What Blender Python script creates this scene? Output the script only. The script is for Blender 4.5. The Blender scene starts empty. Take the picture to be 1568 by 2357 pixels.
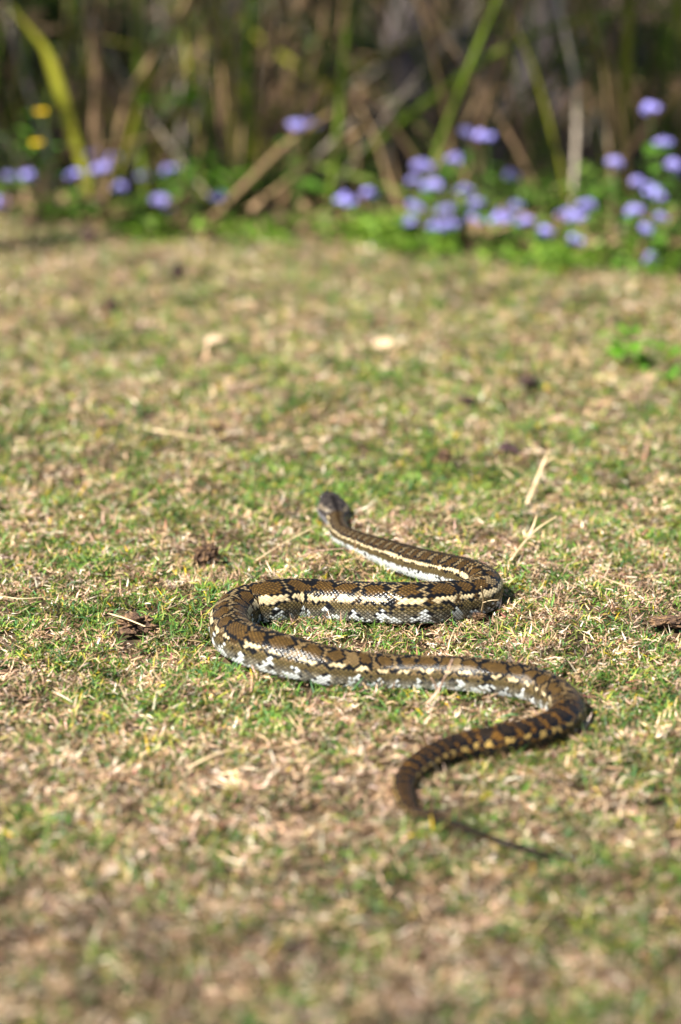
import bpy, bmesh, math, random
import numpy as np
from mathutils import Vector, Matrix
R_ = math.radians
random.seed(7)
rng = np.random.default_rng(11)
S = bpy.context.scene
C = S.collection

# ------------------------------------------------------------------ camera
CAM_H, PITCH, LENS = 0.85, 15.0, 85.0
cam = bpy.data.cameras.new('camera')
cam.sensor_fit = 'VERTICAL'; cam.sensor_height = 36.0; cam.lens = LENS
cam.clip_start = 0.05; cam.clip_end = 2000
cam.dof.use_dof = True; cam.dof.focus_distance = 2.76; cam.dof.aperture_fstop = 2.4
camo = bpy.data.objects.new('camera', cam); C.objects.link(camo)
camo.location = (0, 0, CAM_H); camo.rotation_euler = (R_(90 - PITCH), 0, 0)
S.camera = camo
# ------------------------------------------------------------------ world + sun
SUN_AZ, SUN_EL = (-0.70, -0.71), 45.0
w = bpy.data.worlds.new('World'); S.world = w; w.use_nodes = True
nt = w.node_tree; bg = nt.nodes['Background']
sky = nt.nodes.new('ShaderNodeTexSky'); sky.sky_type = 'NISHITA'; sky.sun_disc = False
sky.sun_elevation = R_(SUN_EL); sky.sun_rotation = math.atan2(SUN_AZ[0], SUN_AZ[1])
nt.links.new(sky.outputs[0], bg.inputs[0]); bg.inputs[1].default_value = 0.05
sd = bpy.data.lights.new('sun', 'SUN'); sd.energy = 5.0; sd.angle = R_(0.53); sd.color = (1.0, 0.94, 0.84)
so = bpy.data.objects.new('sun', sd); C.objects.link(so)
_a = Vector((SUN_AZ[0], SUN_AZ[1], 0)).normalized() * math.cos(R_(SUN_EL)) + Vector((0, 0, math.sin(R_(SUN_EL))))
so.rotation_euler = _a.to_track_quat('Z', 'Y').to_euler(); so.location = (-4, -2, 6)
S.view_settings.view_transform = 'Standard'; S.view_settings.look = 'None'
S.view_settings.exposure = 1.74; S.view_settings.gamma = 1.0
S.render.engine = 'CYCLES'
S.cycles.use_denoising = True
S.cycles.max_bounces = 8; S.cycles.transmission_bounces = 6; S.cycles.transparent_max_bounces = 6
S.cycles.sample_clamp_indirect = 6.0

# ------------------------------------------------------------------ pixel -> place (photo seen 1568 x 2357)
PW, PH = 1568.0, 2357.0
_mm = 36.0 / PH
_cp, _sp = math.cos(R_(PITCH)), math.sin(R_(PITCH))
def ray(px, py):
    u = (px - PW / 2) * _mm / LENS; v = (PH / 2 - py) * _mm / LENS
    return Vector((u, _cp + v * _sp, -_sp + v * _cp))
def at(px, py, z=0.0):                       # meets the level z
    d = ray(px, py); t = (z - CAM_H) / d.z
    return Vector((0, 0, CAM_H)) + d * t
def at_y(px, py, Y):                         # at depth Y
    d = ray(px, py); return Vector((0, 0, CAM_H)) + d * (Y / d.y)
def pxm(p):                                  # metres per photo pixel at a point
    q = p - Vector((0, 0, CAM_H)); dep = q.y * _cp - q.z * _sp
    return dep * _mm / LENS
def at_g(px, py, h=0.0):                     # h above the lawn
    p = at(px, py, h)
    for _ in range(4): p = at(px, py, h + float(ground_z(p.x, p.y)))
    return p
def border(x): return 5.45 - 0.52 * x + 0.05 * np.sin(x * 5.0 + 1.0)

def ground_z(x, y):
    x = np.asarray(x, float); y = np.asarray(y, float)
    return (0.006 * np.sin(x * 5.1 + 1.3) * np.cos(y * 4.3 + .4) + 0.004 * np.sin(x * 11.7 + y * 7.9 + 2.)
            + 0.0025 * np.sin(x * 23. - y * 19. + .7) + 0.0015 * np.sin(x * 41. + y * 37.)
            ) * np.exp(-((np.hypot(x, y - 3.5) / 8.0) ** 4))

# ------------------------------------------------------------------ materials
def mat(name):
    m = bpy.data.materials.new(name); m.use_nodes = True
    return m, m.node_tree, m.node_tree.nodes['Principled BSDF']
def noise_col(name, c1, c2, scale=20, rough=0.8, bump=0.0, c3=None, spec=0.2, trans=0.0, detail=5):
    m, t, b = mat(name)
    tc = t.nodes.new('ShaderNodeTexCoord'); n = t.nodes.new('ShaderNodeTexNoise')
    n.inputs['Scale'].default_value = scale; n.inputs['Detail'].default_value = detail
    oi = t.nodes.new('ShaderNodeObjectInfo'); vm = t.nodes.new('ShaderNodeVectorMath'); vm.operation = 'ADD'
    t.links.new(tc.outputs['Object'], vm.inputs[0]); t.links.new(oi.outputs['Random'], vm.inputs[1])
    t.links.new(vm.outputs[0], n.inputs['Vector'])
    r = t.nodes.new('ShaderNodeValToRGB'); e = r.color_ramp.elements
    e[0].position = .32; e[1].position = .68; e[0].color = (*c1, 1); e[1].color = (*c2, 1)
    if c3: x = e.new(.5); x.color = (*c3, 1)
    t.links.new(n.outputs[0], r.inputs[0])
    hs = t.nodes.new('ShaderNodeHueSaturation'); mr = t.nodes.new('ShaderNodeMapRange')
    mr.inputs[3].default_value = .75; mr.inputs[4].default_value = 1.25
    t.links.new(oi.outputs['Random'], mr.inputs[0]); t.links.new(mr.outputs[0], hs.inputs['Value'])
    t.links.new(r.outputs[0], hs.inputs['Color']); t.links.new(hs.outputs[0], b.inputs['Base Color'])
    b.inputs['Roughness'].default_value = rough; b.inputs['Specular IOR Level'].default_value = spec
    if bump:
        bp = t.nodes.new('ShaderNodeBump'); bp.inputs['Strength'].default_value = bump; bp.inputs['Distance'].default_value = .01
        t.links.new(n.outputs[0], bp.inputs['Height']); t.links.new(bp.outputs[0], b.inputs['Normal'])
    if trans:
        tr = t.nodes.new('ShaderNodeBsdfTranslucent'); mx = t.nodes.new('ShaderNodeMixShader'); mx.inputs[0].default_value = trans
        t.links.new(hs.outputs[0], tr.inputs['Color'])
        t.links.new(b.outputs[0], mx.inputs[1]); t.links.new(tr.outputs[0], mx.inputs[2])
        t.links.new(mx.outputs[0], t.nodes['Material Output'].inputs[0])
    return m
def attr_mat(name, attr='tint', rough=.6, spec=.25, trans=.3):
    m, t, b = mat(name)
    a = t.nodes.new('ShaderNodeAttribute'); a.attribute_name = attr
    t.links.new(a.outputs['Color'], b.inputs['Base Color'])
    b.inputs['Roughness'].default_value = rough; b.inputs['Specular IOR Level'].default_value = spec
    if trans:
        tr = t.nodes.new('ShaderNodeBsdfTranslucent'); mx = t.nodes.new('ShaderNodeMixShader'); mx.inputs[0].default_value = trans
        t.links.new(a.outputs['Color'], tr.inputs['Color'])
        t.links.new(b.outputs[0], mx.inputs[1]); t.links.new(tr.outputs[0], mx.inputs[2])
        t.links.new(mx.outputs[0], t.nodes['Material Output'].inputs[0])
    return m
M = {}
M['soil'] = noise_col('lawn_soil', (.02, .014, .008), (.08, .052, .028), 45, .95, .4, (.045, .03, .016))
M['blade'] = attr_mat('grass_blade', rough=.5, spec=.22, trans=.12)
M['litter'] = attr_mat('leaf_litter', rough=.8, spec=.15, trans=.1)
M['leafset'] = attr_mat('foliage', rough=.5, spec=.3, trans=.35)
M['clod'] = noise_col('dry_dung', (0.029, 0.017, 0.013), (0.246, 0.148, 0.074), 130, .95, 1.0, (.10, .06, .038))
M['clod_dark'] = noise_col('dark_dung', (0.016, 0.011, 0.013), (0.082, 0.049, 0.041), 90, .95, .8)
M['dead_leaf'] = noise_col('dead_leaf', (0.049, 0.029, 0.033), (0.107, 0.061, 0.057), 60, .7, .2)
M['pale_leaf'] = noise_col('pale_leaf', (0.410, 0.295, 0.180), (0.574, 0.443, 0.295), 60, .7, .2, trans=.2)
M['straw'] = noise_col('straw', (0.410, 0.295, 0.156), (0.590, 0.467, 0.295), 60, .6, .1, trans=.15)
M['pink_straw'] = noise_col('pink_straw', (0.344, 0.205, 0.139), (0.541, 0.394, 0.295), 70, .6, .1, trans=.15)
M['cane'] = noise_col('dry_cane', (0.172, 0.111, 0.053), (0.303, 0.205, 0.107), 25, .75, .1, trans=.1)
M['cane_grey'] = noise_col('grey_cane', (0.197, 0.164, 0.127), (0.328, 0.279, 0.221), 25, .8, .1)
M['cane_brown'] = noise_col('brown_cane', (0.098, 0.061, 0.033), (0.197, 0.127, 0.070), 25, .8, .1)
M['reed'] = noise_col('olive_reed', (0.156, 0.164, 0.012), (0.254, 0.246, 0.025), 12, .55, trans=.3)
M['reed_green'] = noise_col('green_reed', (0.082, 0.131, 0.012), (0.148, 0.205, 0.025), 12, .55, trans=.3)
M['bark'] = noise_col('bark', (0.041, 0.034, 0.034), (0.139, 0.115, 0.111), 18, .95, .9, (.10, .082, .08))
M['stem'] = noise_col('green_stem', (0.057, 0.098, 0.025), (0.098, 0.139, 0.041), 30, .6)
M['leaf'] = noise_col('weed_leaf', (0.049, 0.131, 0.015), (0.107, 0.221, 0.025), 25, .5, trans=.35)
M['leaf_bright'] = noise_col('bright_weed_leaf', (0.074, 0.205, 0.011), (0.123, 0.279, 0.021), 25, .5, trans=.4)
M['lilac'] = noise_col('lilac_floret', (0.246, 0.230, 0.640), (0.385, 0.353, 0.738), 60, .8, trans=.3)
M['yellow'] = noise_col('yellow_petal', (0.615, 0.394, 0.008), (0.697, 0.508, 0.016), 60, .7, trans=.2)
M['eye'] = noise_col('snake_eye', (.015, .012, .01), (.03, .022, .015), 200, .08, spec=.6)

# ------------------------------------------------------------------ helpers
def tag(o, label=None, cat=None, group=None, kind=None):
    if label: o['label'] = label
    if cat: o['category'] = cat
    if group: o['group'] = group
    if kind: o['kind'] = kind
    return o
def link(name, me, m=None, parent=None, loc=None):
    o = bpy.data.objects.new(name, me); C.objects.link(o)
    if m is not None and me is not None and not me.materials: me.materials.append(m)
    if parent is not None: o.parent = parent
    if loc is not None: o.location = loc
    return o
def empty(name, loc):
    o = bpy.data.objects.new(name, None); C.objects.link(o); o.location = loc; o.empty_display_size = .05
    return o
def np_mesh(name, V, F, col=None, smooth=False, attr='tint'):
    """V (n,3), F (m,4) quads; col (n,3)"""
    me = bpy.data.meshes.new(name)
    V = np.ascontiguousarray(V, np.float32); F = np.ascontiguousarray(F, np.int32)
    k = F.shape[1]
    me.vertices.add(len(V)); me.vertices.foreach_set('co', V.ravel())
    me.loops.add(F.size); me.loops.foreach_set('vertex_index', F.ravel())
    me.polygons.add(len(F))
    me.polygons.foreach_set('loop_start', np.arange(len(F), dtype=np.int32) * k)
    me.polygons.foreach_set('loop_total', np.full(len(F), k, np.int32))
    if smooth: me.polygons.foreach_set('use_smooth', np.ones(len(F), bool))
    me.update(calc_edges=True)
    if col is not None:
        a = me.attributes.new(attr, 'FLOAT_COLOR', 'POINT')
        a.data.foreach_set('color', np.concatenate([col, np.ones((len(V), 1))], 1).astype(np.float32).ravel())
    return me
def tube_mesh(name, pts, radii, sides=7, flat=1.0):
    pts = [Vector(p) for p in pts]; n = len(pts); V = []; F = []
    for i, p in enumerate(pts):
        t = (pts[min(i + 1, n - 1)] - pts[max(i - 1, 0)]).normalized()
        a = t.orthogonal() if abs(t.z) > .95 else t.cross(Vector((0, 0, 1)))
        a.normalize(); b = t.cross(a)
        for k in range(sides):
            q = 2 * math.pi * k / sides
            V.append(p + a * math.cos(q) * radii[i] + b * math.sin(q) * radii[i] * flat)
    for i in range(n - 1):
        for k in range(sides):
            F.append((i * sides + k, i * sides + (k + 1) % sides, (i + 1) * sides + (k + 1) % sides, (i + 1) * sides + k))
    me = bpy.data.meshes.new(name)
    F.append(tuple(range(sides))[::-1]); F.append(tuple(range((n - 1) * sides, n * sides)))
    me.from_pydata([tuple(v) for v in V], [], F)
    me.polygons.foreach_set('use_smooth', [True] * len(F)); me.update()
    return me
def ribbon_mesh(name, pts, widths, fold=.35, thick=.0006):
    """a long leaf with a folded midrib and real thickness"""
    pts = [Vector(p) for p in pts]; n = len(pts); V = []; F = []
    for i, p in enumerate(pts):
        t = (pts[min(i + 1, n - 1)] - pts[max(i - 1, 0)]).normalized()
        a = t.cross(Vector((0, .35, 1)));
        if a.length < .1: a = t.cross(Vector((1, 0, 0)))
        a.normalize(); b = a.cross(t).normalized()
        wv = widths[i] / 2
        for sgn in (1, -1):
            V += [p - a * wv + b * (wv * fold + sgn * thick), p + b * sgn * thick, p + a * wv + b * (wv * fold + sgn * thick)]
    for i in range(n - 1):
        q = i * 6; r = q + 6
        F += [(q, q + 1, r + 1, r), (q + 1, q + 2, r + 2, r + 1), (q + 4, q + 3, r + 3, r + 4), (q + 5, q + 4, r + 4, r + 5),
              (q + 3, q, r, r + 3), (q + 2, q + 5, r + 5, r + 2)]
    me = bpy.data.meshes.new(name); me.from_pydata([tuple(v) for v in V], [], F)
    me.polygons.foreach_set('use_smooth', [True] * len(F)); me.update()
    return me
def catmull(P, n):
    P = np.asarray(P, float); m = len(P)
    E = np.vstack([2 * P[0] - P[1], P, 2 * P[-1] - P[-2]])
    out = []
    for i in range(m - 1):
        p0, p1, p2, p3 = E[i], E[i + 1], E[i + 2], E[i + 3]
        t = np.linspace(0, 1, n, endpoint=False)[:, None]
        out.append(.5 * ((2 * p1) + (-p0 + p2) * t + (2 * p0 - 5 * p1 + 4 * p2 - p3) * t ** 2 + (-p0 + 3 * p1 - 3 * p2 + p3) * t ** 3))
    out.append(P[-1:]); return np.vstack(out)
def hsh(*k):
    v = np.zeros(np.broadcast(*[np.asarray(x) for x in k]).shape)
    for i, x in enumerate(k): v = v + np.asarray(x, float) * (12.9898 + 65.233 * i * 1.37)
    return np.modf(np.abs(np.sin(v + .123) * 43758.5453))[0]

def vnoise(x, y, sd=0.0):
    xi, yi = np.floor(x), np.floor(y); u = x - xi; v = y - yi; u = u * u * (3 - 2 * u); v = v * v * (3 - 2 * v)
    g = lambda a, b: hsh(a + sd * 17.3, b + sd * 5.1)
    return (g(xi, yi) * (1 - u) + g(xi + 1, yi) * u) * (1 - v) + (g(xi, yi + 1) * (1 - u) + g(xi + 1, yi + 1) * u) * v - .5

# ------------------------------------------------------------------ ground
gx = np.unique(np.concatenate([np.linspace(-1.6, 1.6, 161), [-400, -60, -20, -8, -4, -2.4, 2.4, 4, 8, 20, 60, 400]]))
gy = np.unique(np.concatenate([np.linspace(1.0, 6.4, 271), [-400, -60, -20, -6, -2, 0, .6, 7, 8, 9.5, 12, 20, 60, 400]]))
GX, GY = np.meshgrid(gx, gy, indexing='ij')
GZ = ground_z(GX, GY) + .004 * (hsh(np.round(GX * 50), np.round(GY * 50)) - .5) * ((np.abs(GX) < 1.6) & (GY > 1) & (GY < 6.4))
ni, nj = GX.shape
I, J = np.meshgrid(np.arange(ni - 1), np.arange(nj - 1), indexing='ij')
base = (I * nj + J).ravel()
gm = np_mesh('ground', np.stack([GX.ravel(), GY.ravel(), GZ.ravel()], 1), np.stack([base, base + nj, base + nj + 1, base + 1], 1), smooth=True)
tag(link('ground', gm, M['soil']), kind='structure')

# ------------------------------------------------------------------ the snake
#   (px, py, apparent thickness) along the axis from the neck to the tail tip
AX = [(777, 1199, 42), (778, 1213, 42), (785, 1228, 43), (803, 1240, 45), (838, 1254, 50), (900, 1277, 62), (960, 1297, 69), (1030, 1314, 73),
      (1082, 1328, 77), (1112, 1345, 79), (1113, 1364, 82), (1085, 1378, 86), (1040, 1385, 91), (973, 1391, 96), (900, 1391, 95),
      (783, 1386, 92), (695, 1382, 95), (625, 1386, 97), (565, 1397, 92), (535, 1420, 88), (530, 1447, 88), (548, 1472, 90), (593, 1492, 95),
      (655, 1511, 94), (754, 1535, 90), (842, 1546, 83), (901, 1549, 80), (1046, 1552, 78), (1120, 1560, 80), (1193, 1570, 81),
      (1250, 1587, 80), (1292, 1612, 78), (1308, 1638, 77), (1292, 1666, 80), (1235, 1692, 80), (1156, 1708, 77), (1083, 1720, 73),
      (1010, 1742, 69), (957, 1771, 60), (931, 1804, 50), (934, 1843, 41), (955, 1874, 30), (986, 1891, 24), (1013, 1904, 21),
      (1068, 1922, 19), (1131, 1948, 17), (1193, 1966, 15), (1245, 1981, 13), (1300, 1991, 10), (1336, 1996, 4)]
ctl = []
for px, py, th in AX:
    r = .02
    for _ in range(4):
        p = at_g(px, py, .9 * r + .002); r = th * pxm(p) / 2 / .94
    ctl.append((p.x, p.y, p.z, r))
ctl = np.array(ctl)
ctl[:4, 2] += (.001, .0, .0, 0)
ctl[-8:, 2] += .007
# head: two more stations ahead of the neck
hb = Vector(ctl[0, :3])
hd = Vector((-.20, .93, .25)).normalized()
HEAD_L = .072
tip = hb + hd * HEAD_L; mid = hb + hd * HEAD_L * .5 + Vector((0, 0, .002))
ctl = np.vstack([[*tip, .012], [*mid, .012], ctl])
crv = catmull(ctl, 24)
def resample(P, step):
    d = np.r_[0, np.cumsum(np.linalg.norm(np.diff(P[:, :3], axis=0), axis=1))]
    n = int(d[-1] / step) + 1; s = np.linspace(0, d[-1], n)
    return np.stack([np.interp(s, d, P[:, k]) for k in range(4)], 1), s
crv, sarc = resample(crv, .001)
def smooth(P, win):
    k = np.hanning(win * 2 + 1); k /= k.sum()
    Q = np.vstack([np.repeat(P[:1], win, 0), P, np.repeat(P[-1:], win, 0)])
    return np.stack([np.convolve(Q[:, i], k, 'valid') for i in range(P.shape[1])], 1)
cs = smooth(crv, 14); cs[:, 3] = smooth(crv, 40)[:, 3]
fade = np.clip(np.minimum(sarc, sarc[-1] - sarc) / .02, 0, 1)[:, None]
crv = crv * (1 - fade) + cs * fade
SL = sarc[-1]
rr = np.maximum(crv[:, 3], .0016)
# head profile (half width, half height) as functions of arc from the snout
hp_s = np.array([0, .0015, .004, .009, .016, .024, .032, .040, .048, .056, .064, .074]) * 1.16 
hp_w = np.array([.0005, .0055, .0085, .0112, .0138, .0160, .0194, .0216, .0208, .0164, .0126, .0118])
hp_h = np.array([.0005, .0040, .0060, .0078, .0094, .0108, .0116, .0120, .0119, .0115, .0115, .0118])
sc_ = sarc
hw = np.interp(sc_, hp_s, hp_w); hh = np.interp(sc_, hp_s, hp_h) * 1.08
bl = np.clip((sc_ - .074) / .03, 0, 1); bl = bl * bl * (3 - 2 * bl)
wid = hw * (1 - bl) + rr * bl; hei = hh * (1 - bl) + rr * .97 * bl
k5 = np.hanning(13); k5 /= k5.sum()
wid[6:-6] = np.convolve(wid, k5, 'valid'); hei[6:-6] = np.convolve(hei, k5, 'valid')
# lattice coordinate b along the body
unit = np.maximum(.0050 * rr / .024, .0017) * np.where(sc_ < .07, .62, 1.0)
bco = np.r_[0, np.cumsum(np.diff(sarc) / unit[:-1])]
NB = int(bco[-1]); SUBB = 6
bs = np.arange(0, NB * SUBB + 1) / SUBB
s_b = np.interp(bs, bco, sarc)
Pc = np.stack([np.interp(s_b, sarc, crv[:, k]) for k in range(3)], 1)
Wb = np.interp(s_b, sarc, wid); Hb = np.interp(s_b, sarc, hei)
T = np.gradient(Pc, axis=0); T /= np.linalg.norm(T, axis=1)[:, None] + 1e-12
for _ in range(3):
    T = smooth(T, 5); T /= np.linalg.norm(T, axis=1)[:, None]
side = np.cross(T, [0, 0, 1.0]); side /= np.linalg.norm(side, axis=1)[:, None]
upv = np.cross(side, T)
ROWS, SUBA, TH = 52, 2, R_(138)
av = np.arange(0, ROWS * SUBA + 1) / SUBA
th_d = (av / ROWS * 2 - 1) * TH
nbel = 12
th_b = np.linspace(TH, 2 * math.pi - TH, nbel + 2)[1:-1]
theta = np.r_[th_d, th_b]; NT = len(theta)
BB, AA = np.meshgrid(bs, np.r_[av, np.full(nbel, -1.0)], indexing='ij')
_, THT = np.meshgrid(bs, theta, indexing='ij')
dors = AA >= 0
# nearest scale centre on the staggered lattice: centres (i, j + .5*(i%2)), rhomb |da| + 2|db| <= 1
best = np.full(BB.shape, 9.0); cA = np.zeros(BB.shape); cB = np.zeros(BB.shape); dB = np.zeros(BB.shape)
i0 = np.floor(AA)
for di in (0, 1):
    ii = i0 + di; off = .5 * np.mod(ii, 2)
    jj = np.round(BB - off) + off
    d = np.abs(AA - ii) + 2 * np.abs(BB - jj)
    u = d < best
    best = np.where(u, d, best); cA = np.where(u, ii, cA); cB = np.where(u, jj, cB); dB = np.where(u, BB - jj, dB)
cB = np.where(dors, cB, np.floor(BB) + .5)
tt = np.clip(best, 0, 1)
V_ = np.abs(cA / ROWS * 2 - 1); SG = np.where(cA / ROWS > .5, 1, -1)
s_c = np.interp(np.clip(cB, 0, NB), bco, sarc)             # arc of the scale
LB = cB
wv1 = .5 * np.sin(LB * .83 + SG * 1.1) + .5 * np.sin(LB * .37 + 2 * SG + V_ * 5)
h1 = hsh(cA, cB); h2 = hsh(cA + 3.7, cB + 1.9)
def pal(*c): return np.array(c, float)
BLACK, BROWN, TAN, CREAM = pal(.007, .007, .009), pal(.128, .070, .018), pal(.33, .23, .11), pal(.66, .53, .31)
WHITE, OLIVE, GREYO, ORNG, YEL = pal(.86, .90, .88), pal(.16, .115, .045), pal(.25, .235, .19), pal(.33, .145, .022), pal(.58, .38, .11)
DARKB = pal(.05, .033, .02)
# stages along the body (positions of the bends on the arc)
def arc_of(px, py):
    q = at(px, py, .03); d = np.hypot(crv[:, 0] - q.x, crv[:, 1] - q.y); return sarc[np.argmin(d)]
sA, sB, sC, sD, sE = arc_of(820, 1248), arc_of(1113, 1355), arc_of(530, 1440), arc_of(1308, 1638), arc_of(935, 1840)
def st(a, b, x):
    q = np.clip((x - a) / (b - a), 0, 1); return q * q * (3 - 2 * q)
per_x = np.array([0, sA, sB, (sB + sC) / 2, sC, sD, (sD + sE) / 2, sE, SL]); per_y = np.array([3.6, 4.2, 5.2, 7.2, 6.6, 5.2, 4.4, 6.5, 7.5])
per = np.interp(sarc, per_x, per_y)
phi = np.r_[0, np.cumsum(np.diff(bco) / per[:-1])]
PH0 = np.interp(np.clip(cB, 0, NB), bco, phi)
n1 = vnoise(LB * .42, V_ * 9 + SG * 31, 1.); n2 = vnoise(LB * .9, V_ * 18 + SG * 47, 2.); n3 = vnoise(LB * .17, SG * 9.0, 3.)
PHI = PH0 + .5 * (SG > 0) + .22 * n1 + .25 * n3
VW = V_ + .05 * n1 + .05 * n2
f = np.full(BB.shape, 99.0)
for dk in (-1, 0, 1):
    k = np.floor(PHI) + dk
    ha, hb_, hc = hsh(k, SG), hsh(k + 7, SG * 3 + 1), hsh(k + 31, SG + 5)
    cx = k + .5 + .22 * (ha - .5)
    a_ = .33 + .13 * hb_ + .14 * (hc > .78)
    slant = .9 * (V_ - .22) * (ha - .45)
    d = np.abs((PHI - cx - slant) / a_) ** 2.2 + np.abs((VW - (.215 + .06 * (hb_ - .5))) / (.17 + .05 * hc)) ** 2.4
    f = np.minimum(f, d)
f = f + .35 * n2 + .12 * (h1 - .5)
neckf = 1 - st(sA + .12, sB + .06, s_c)                     # neck and front of the body
tailf = st(sD - .14, sD + .08, s_c)                        # hind body to tail
rear = st(sC - .05, sC + .22, s_c)
N_ = lambda q: q[..., None]
midtan = TAN * (.80 + .4 * N_(h2))
midtan = midtan * (1 - .35 * N_(rear)) + ORNG * .75 * N_(rear) * .35
brown = BROWN * (.75 + .5 * N_(h2)) * (1 - .12 * N_(rear)) + OLIVE * .12 * N_(rear)
out_hi = 1.10 + .40 * (n1 + .3)
col = np.where(N_(f < .62), brown, np.where(N_(f < out_hi), BLACK, midtan))
col = np.where(N_((f > out_hi) & (V_ < .07) & (n2 > .05)), BLACK, col)
# neck: narrow tan bars on brown
barx = np.abs(np.mod(PHI * 1.0 + .35 * V_, 1) - .5)
nb = np.where((barx < .14) & (V_ > .06 + .05 * n2) & (V_ < .31), 1, np.where((barx < .25) & (V_ < .37), 2, 0))
ncol = np.where(N_(nb == 1), midtan * .8, np.where(N_(nb == 2), BLACK, brown * .72))
ncol = np.where(N_(V_ < .05), BROWN * .4, ncol)
use_n = (neckf + .25 * (h1 - .5)) > .5
col = np.where(N_(use_n), ncol, col)
# hind body and tail: dark saddles with ochre bars between
PT = PH0 + .10 * n1
bx_ = np.abs(np.mod(PT + .30 * n2, 1) - .5); kt = np.floor(PT)
tipd = st(sE - .05, sE + .06, s_c)
ft = np.maximum(bx_ / (.375 + .06 * hsh(kt, 3.) + .05 * tipd), VW / .42 * (1 - .5 * tipd))
hcol = np.where(N_(ft < .70), DARKB * (.35 + .5 * N_(h2)) * (1 - .6 * N_(tipd)), np.where(N_(ft < 1.0), BLACK, ORNG * (.5 + .45 * N_(h2)) * (1 - .4 * N_(tipd))))
use_h = (tailf + .2 * (h1 - .5)) > .5
col = np.where(N_(use_h), hcol, col)
# lateral stripe
lo, hi = .405 + .05 * n1 + .05 * n2 + .03 * neckf, .518 + .05 * n1 - .06 * n2 - .02 * neckf
lo = lo - .02 * tailf + .03 * rear; hi = hi + .03 * tailf - .012 * rear
stripe = (V_ > lo) & (V_ < hi)
edge = ((V_ > lo - .05) & (V_ <= lo)) | ((V_ >= hi) & (V_ < hi + .045 * (1 - .5 * neckf)))
PS = np.where(use_h, PT + .5 * 0, PHI)
pf = np.mod(PS, 1); kf = np.floor(PS)
gapw = np.where(s_c < sB, 0.0, np.where(s_c < sC, .06 + .22 * (hsh(kf, SG + 2) > .5), .58 - .16 * hsh(kf, SG) + .04 * tailf))
gapw = gapw * st(sB - .02, sB + .05, s_c)
offc = np.abs(pf - .5 + .12 * (hsh(kf + 5, SG) - .5) + .25 * (V_ - .5) * (hsh(kf + 9, SG) - .5) * 4 + .10 * n2)
incream = offc < .5 - gapw / 2
nearc = offc < .5 - gapw / 2 + .12
strcol = CREAM * (.82 + .3 * N_(h2))
strcol = np.where(N_(tailf > .5), YEL * (.75 + .35 * N_(h2)) * (1 - .85 * N_(tipd)), strcol)
gapcol = np.where(N_((hsh(kf + 11, SG) < .5)), BLACK, brown * .8)
gapcol = np.where(N_(rear > .5) & ~N_(nearc), np.where(N_(h1 + n2 > .25), OLIVE * (.9 + .6 * N_(h2)), BLACK), np.where(N_(rear > .5), BLACK, gapcol))
gapcol = np.where(N_(tailf > .5), BLACK * 1.5, gapcol)
col = np.where(N_(stripe), np.where(N_(incream), strcol, gapcol), col)
col = np.where(N_(edge & incream & (h1 < .9)), BLACK, col)
# flank: olive scales, black flecks, pale zigzag patches rising from the belly
flank = V_ >= hi + .045
tri = np.abs(np.mod(PHI + .37 + .8 * (V_ - .8), 1) - .5) * 2
patch_top = .61 + .36 * tri + .12 * n1 + .14 * n2 + .13 * (h1 - .5)
pale = (V_ > patch_top) & (n2 > -.22)
fl = np.where(N_((n2 < -.31) & (V_ < .9)), BLACK * 2, OLIVE * (.8 + .6 * N_(h2)))
low = N_(st(.60, .85, V_))
fl = fl * (1 - low) + (GREYO * (.6 + 1.2 * N_(h2)) * (1 + .25 * N_(rear))) * low
wt = WHITE * (.84 + .25 * N_(h2))
fl = np.where(N_(pale), wt, fl)
fl = np.where(N_((np.abs(V_ - patch_top) < .03) & (h1 > .55)), BLACK * 2.5, fl)
nfl = np.where(N_(V_ < .68 + .05 * n2), OLIVE * (.7 + .5 * N_(h2)), np.where(N_((V_ < .73) & (h1 > .5)), GREYO, np.where(N_((n2 < -.33)), BLACK * 3, wt)))
fl = np.where(N_((neckf + .2 * n1) > .5), nfl, fl)
tfl = np.where(N_((V_ > .74) & (h1 > .62)), OLIVE * 1.5, np.where(N_(h2 > .8), OLIVE * .6, BLACK * 1.4))
fl = np.where(N_((tailf + .3 * (h1 - .5)) > .6), tfl, fl)
col = np.where(N_(flank & dors), fl, col)
# belly shields
bel = np.broadcast_to(pal(.66, .62, .48), col.shape) * (.9 + .15 * hsh(np.floor(BB), 2.0))[..., None]
bel = np.where((tailf > .6)[..., None], DARKB * 2.0, bel)
col = np.where(dors[..., None], col, bel)
# head
hs_ = s_c < .070
hv = V_
hcolr = np.where((n2 > .1)[..., None], pal(.12, .10, .085), pal(.04, .034, .034)) * (.8 + .5 * N_(h2))
pp = ((s_c > .040) & (s_c < .067) & (np.abs(hv - .36 + (s_c - .054) * 8) < .085))
hcolr = np.where(pp[..., None], pal(.33, .26, .17) * (.8 + .4 * N_(h2)), hcolr)
hcolr = np.where((hv > .60)[..., None], pal(.36, .35, .38) * (.7 + .5 * h2[..., None]), hcolr)
hcolr = np.where((hv < .05)[..., None] & (s_c > .03)[..., None], pal(.02, .016, .015), hcolr)
col = np.where((hs_ & dors)[..., None], hcolr, col)
col = col * (.90 + .2 * h1[..., None]) * np.where(col.mean(-1, keepdims=True) > .5, .76, .64)
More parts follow.
